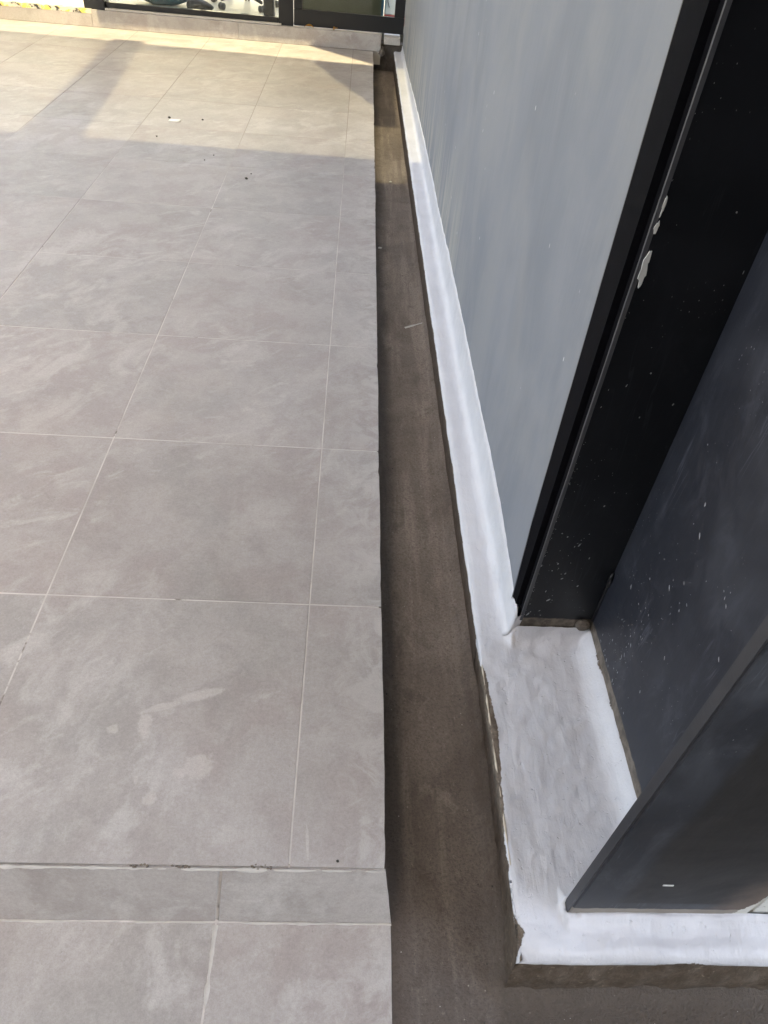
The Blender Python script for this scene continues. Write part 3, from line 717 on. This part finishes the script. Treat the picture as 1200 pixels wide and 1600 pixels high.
# office chairs: star bases on castors
def star_base(loc, rot, label):
    t = thing('swivel_chair', label, 'chair', loc)
    def P(x, y, z): c, s = math.cos(rot), math.sin(rot); return (loc[0] + c * x - s * y, loc[1] + s * x + c * y, loc[2] + z)
    for k in range(5):
        a = 6.2832 * k / 5
        bm = bmesh.new(); tube(bm, [P(.03 * math.cos(a), .03 * math.sin(a), .11), P(.18 * math.cos(a), .18 * math.sin(a), .095), P(.30 * math.cos(a), .30 * math.sin(a), .075)], [.026, .020, .014], 7)
        leg = link('leg', bm, M['black'], t, True)
        bm = bmesh.new()
        for s in (-.014, .014):
            c = Vector(P(.30 * math.cos(a), .30 * math.sin(a), .028)); tube(bm, [c + Vector((-math.sin(a + rot) * (s - .008), math.cos(a + rot) * (s - .008), 0)), c + Vector((-math.sin(a + rot) * (s + .008), math.cos(a + rot) * (s + .008), 0))], .027, 12)
        link('castor', bm, M['black'], t, True)
    bm = bmesh.new(); tube(bm, [P(0, 0, .08), P(0, 0, .14), P(0, 0, .22), P(0, 0, .40)], [.045, .04, .028, .025], 12); link('gas_column', bm, M['black'], t, True)
    bm = B(P(-.24, -.24, .40), tuple(a + b for a, b in zip(P(-.24, -.24, .40), (.48, .48, .08))), .03) if 0 else bmesh.new()
    bmesh.ops.create_cone(bm, cap_ends=True, segments=20, radius1=.25, radius2=.24, depth=.07, matrix=Matrix.Translation(P(0, 0, .44)))
    link('seat', bm, M['black'], t)
star_base((-1.02, 7.52, PZ + .002), .35, 'black swivel chair base on castors behind the glass, nearest the door')
star_base((-1.48, 7.95, PZ + .002), .9, 'black swivel chair base set further back, beside the teal bag')
sh = tag(link('dark_case', B((-.80, 7.10, PZ + .002), (-.705, 7.20, PZ + .42), .008), M['black']), 'tall dark case standing just behind the glass', 'case')
sh = tag(link('shoe', bmesh.new(), M['black']), 'low rounded black shoe on the floor between bag and chair', 'shoe')
bm = bmesh.new(); bmesh.ops.create_uvsphere(bm, u_segments=16, v_segments=10, radius=1)
for v in bm.verts: v.co = Vector((v.co.x * .12, v.co.y * .05, max(-.6, v.co.z) * .045 * (1.25 - .5 * v.co.x))) + Vector((-1.36, 7.16, PZ + .029))
bm.to_mesh(sh.data); bm.free()
app = thing('white_box', 'white box with a red base strip seen through the clear part of the door', 'box', (.36, 7.30, PZ))
link('box_body', B((.262, 7.26, PZ + .075), (.46, 7.42, PZ + .45), .008), M['white'], app)
link('base_strip', B((.262, 7.255, PZ + .002), (.46, 7.42, PZ + .0745), .004), M['red'], app)
bm = bmesh.new(); tube(bm, [(.335 + .05 * math.cos(t), 7.25, PZ + .20 + .09 * math.sin(t)) for t in (1.2, 1.6, 2.2, 2.8, 3.4, 4.0)], .0035, 6); link('cable', bm, M['black'], app, True)
tag(link('blue_folder', B((.222, 7.18, PZ + .002), (.252, 7.34, PZ + .36), .004), M['blue']), 'narrow dark blue case standing beside the white box', 'case')
bm = bmesh.new(); bmesh.ops.create_uvsphere(bm, u_segments=14, v_segments=8, radius=1)
for v in bm.verts: v.co = Vector((v.co.x * .045, v.co.y * .05, v.co.z * .035)) + Vector((.375, 7.14, PZ + .036))
tag(link('dark_pouch', bm, M['black'], None, True), 'small dark pouch on the floor before the white box', 'pouch')

# ------------------------------------------------------------------ roof over the patio (unseen; openings, sheets and plates shaped to light the floor)
RH = 7.0
def up_(x, y, z0=0.0): k = (RH - z0) / SUN.z; return (x + SUN.x * k, y + SUN.y * k)
can = thing('canopy', 'unseen canopy roof over the patio, sheets and plates added to shape the floor light', 'canopy', (0, 0, RH))
link('roof_panel', prism([up_(-9, -7.5), up_(6.5, -7.5), up_(6.5, 3.93), up_(-.14, 3.87), up_(-9, 3.90), up_(-9, 1.85), up_(-1.40, 1.85), up_(-1.22, 1.4), up_(-.98, .7), up_(-.85, .35), up_(-9, .35)], RH, RH + .06), M['roof'], can)  # opening at the left cut to let skylight reach the near floor
link('roof_panel', prism([up_(-12, 4.1), up_(-3.15, 4.1), up_(-3.15, 8.2), up_(-12, 8.2)], RH, RH + .06), M['roof'], can)  # added to darken the far floor
link('sun_dimmer_sheet', prism([up_(-4.6, 6.384), up_(-1.08, 6.254), up_(-.37, 6.214), up_(.16, 6.174), up_(2.4, 6.174), up_(2.4, 8.4), up_(-4.6, 8.4)], RH + .10, RH + .106), M['strip_filter'], can)  # unseen sheet added to dim the bright strip by the riser
link('roof_panel', prism([up_(.52, 3.96), up_(6.5, 3.96), up_(6.5, 8.2), up_(.52, 8.2)], RH + .02, RH + .08), M['roof'], can)
link('reflected_sun_sheet', prism([up_(-4.6, 3.85), up_(2.4, 3.85), up_(2.4, 6.17), up_(.16, 6.17), up_(-.37, 6.21), up_(-1.08, 6.25), up_(-4.6, 6.38)], RH + .10, RH + .106), M['poly'], can)  # added; passes weak sun in place of light reflected off the glazing
FL = [(-4.6, 6.37), (-1.08, 6.24), (-.37, 6.20), (.16, 6.16), (2.4, 6.16)]
bm = bmesh.new(); lo_ = []; hi_ = []
for x_, y_ in FL:
    for h_, l_ in ((RH - .01, hi_), (3.7, lo_)): k_ = h_ / SUN.z; l_.append(bm.verts.new((x_ + SUN.x * k_, y_ + SUN.y * k_, h_)))
for k in range(4): bm.faces.new((lo_[k], lo_[k + 1], hi_[k + 1], hi_[k]))
bmesh.ops.solidify(bm, geom=bm.faces[:], thickness=.008)
link('sky_blocker', bm, M['frame'], can)  # added screen parallel to the sun, keeps skylight off the far floor
def plate(pts, dz=.12, name='shadow_plate'): link(name, prism([up_(*p) for p in pts], RH + dz, RH + dz + .01), M['frame'], can)  # unseen plates cut to the outlines of shadows on the floor
plate([(-.333, 6.19), (.156, 6.185), (.34, 6.19), (.34, 5.0), (.15, 4.99), (-.03, 5.41), (-.14, 5.66)])
plate([(-.47, 6.80), (-.30, 6.62), (.165, 6.195), (.32, 6.13), (.60, 6.13), (.6, 7.6), (-.52, 7.6), (-.50, 7.0)], .16)
plate([(-1.95, 6.33), (-1.70, 6.33), (-1.48, 3.8), (-1.82, 3.8)], .13, 'post_shadow_plate')  # stands in for the post's shadow in sun reflected off the glazing
plate([(-2.14, 6.72), (-2.03, 6.72), (-2.03, 7.1), (-2.14, 7.1)], .13, 'post_shadow_plate')
plate([(-1.66, 6.10), (-1.55, 6.20), (-1.40, 6.18), (-1.30, 6.27), (-1.30, 6.23), (-1.42, 6.12), (-1.55, 6.08), (-1.60, 6.02)], .13, 'stem_shadow_plate')  # added only to cast a small stem-shaped shadow
bm = prism([(-9, 5.70), (-2.33, 5.70), (-2.33, 5.26), (4.2, 5.26), (4.2, 7.5), (-9, 7.5)], 3.30, 3.44); prism([(-9, 9.9), (4.2, 9.9), (4.2, 13), (-9, 13)], 3.30, 3.44, 0, bm)  # outline extended and split to shape light on the riser, landing and room
link('side_blocker', B((-6.3, 2.6, -.4), (-6.1, 6.8, 6.0)), M['ground'], can)  # unseen wall added at the left to darken the far floor
link('side_blocker', B((-5.4, -7.0, -.42), (-5.2, -1.6, 6.4)), M['ground'], can)  # unseen wall added behind left to keep light off the step riser
tag(link('building_roof', bm, M['roof']), 'flat roof of the shop building, outline shaped to shade the riser', 'roof')

tag(link('rear_blocker', B((-9, -7.3, -.42), (7, -7.0, 6.0)), M['ground']), 'unseen concrete wall added behind the viewer to block low light', 'wall')

# ------------------------------------------------------------------ small litter
def tuft(name, loc, r, mat, label, cat, group, flat=.6):
    bm = bmesh.new(); bmesh.ops.create_icosphere(bm, subdivisions=2, radius=r)
    s = random.uniform(0, 50)
    for v in bm.verts: v.co = v.co * (1 + .7 * noise.noise(v.co * (1.2 / r) + Vector((s, 0, 0)))); v.co.z *= flat
    lo = min(v.co.z for v in bm.verts); bmesh.ops.translate(bm, verts=bm.verts, vec=(0, 0, -lo))
    o = link(name, bm, mat); o.location = loc; return tag(o, label, cat, group)
GR = 'dark crumbs of dirt scattered on the tiles'
for (x, y, r, lab) in ((-1.085, 4.37, .016, 'dark crumb of dirt touching the white scrap'), (-.886, 4.385, .012, 'dark crumb in the sunlit strip, right of the white scrap'),
                       (-1.082, 3.996, .011, 'dark crumb just outside the shadow edge, below the white scrap'), (-.500, 3.42, .016, 'largest dark crumb, lying in the shade by the middle joint'),
                       (-.485, 3.50, .007, 'tiny crumb right beside the largest dark crumb'), (-.72, 3.75, .008, 'small flat crumb just inside the shade'),
                       (-.755, 3.66, .008, 'small crumb in shade, second from the shadow edge'), (.086, .012, .0045, 'dark grain on the tile beside the step edge and the channel')):
    tuft('dirt_crumb', (x, y, .0005), r * .5, M['crumb'], lab, 'dirt', GR)
bm = prism([(-.034, -.012), (.030, -.018), (.036, .014), (-.028, .020)], 0, .006); 
for v in bm.verts: v.co.z += .010 * max(0, v.co.x * 20) ** 2 * .4 + .001
o = link('paper_scrap', bm, M['white']); o.location = (-1.045, 4.32, 0); tag(o, 'small white folded scrap lying on the sunlit tiles', 'scrap')
def leafm(loc, l, w, rz, lab):
    bm = bmesh.new(); n = 7; L, R, Cn = [], [], []
    for i in range(n + 1):
        t = i / n; ww = w * math.sin(math.pi * min(1, t * .95 + .03)) ** .8; zc = .012 * math.sin(t * 3) + .002
        Cn.append(bm.verts.new((l * (t - .5), .004 * math.sin(t * 4), zc))); L.append(bm.verts.new((l * (t - .5), ww, zc + .012 * (ww / w)))); R.append(bm.verts.new((l * (t - .5), -ww, zc + .009 * (ww / w))))
    for i in range(n): bm.faces.new((Cn[i], Cn[i + 1], L[i + 1], L[i])); bm.faces.new((R[i], R[i + 1], Cn[i + 1], Cn[i]))
    bmesh.ops.solidify(bm, geom=bm.faces[:], thickness=.0012)
    o = link('fallen_leaf', bm, M['leaf'], None, True); o.location = loc; o.rotation_euler = (0, 0, rz); return tag(o, lab, 'leaf', 'dry leaves by the door')
leafm((-.385, FAR + .024, PZ + .001), .085, .020, -.15, 'curled yellow leaf left of the other one, before the door')
leafm((-.160, FAR + .022, PZ + .001), .060, .016, 1.1, 'smaller yellow leaf lying to the right before the door')
WC = 'white flecks dropped in the drain channel'
for x, y, r, lab in ((.278, 3.99, .010, 'white fleck in the channel at the near end of the sunlit patch'), (.206, 3.03, .009, 'white fleck halfway along the channel, close to the tile edge')):
    tuft('white_fleck', (x, y, chan_z(x, y)), r, M['chip'], lab, 'debris', WC, .35)
bm = bmesh.new(); ragged(bm, (.300, 2.235, CZ + .003), (.385, 2.29, CZ + .004), .014, .003, 24, 1); tag(link('paint_drip', bm, M['chip'], None, True), 'pale streak of dried paint across the channel floor beside the kerb', 'paint drip')

def grit(name, n_, mat, r0, r1, f, flat=.6):
    bm = bmesh.new()
    for k in range(n_):
        x, y = f(); rr = r0 + (r1 - r0) * random.random() ** 3; z = chan_z(x, y) - rr * .2
        vs_ = [bm.verts.new((x + rr * math.cos(a) * random.uniform(.7, 1.3), y + rr * math.sin(a) * random.uniform(.7, 1.3), z)) for a in (0, 1.26, 2.5, 3.8, 5.0)]
        t_ = bm.verts.new((x + rr * .2, y, z + rr * 2 * flat)); bm.faces.new(vs_[::-1])
        for i in range(5): bm.faces.new((vs_[i], vs_[(i + 1) % 5], t_))
    o = link(name, bm, mat, chan); o['kind'] = 'stuff'
def nearcurb():
    if random.random() < .55: y = random.uniform(-.14, 3.2) ** 1.0; return (random.choice((random.gauss(.375, .008), random.gauss(.215, .012), random.uniform(.2, .39))), y)
    return (random.uniform(.21, 1.1), random.uniform(-.30, -.15))
grit('dark_grit', 420, M['crumb'], .0006, .0026, nearcurb)
grit('pale_grit', 150, M['mortar'], .0005, .0018, nearcurb)
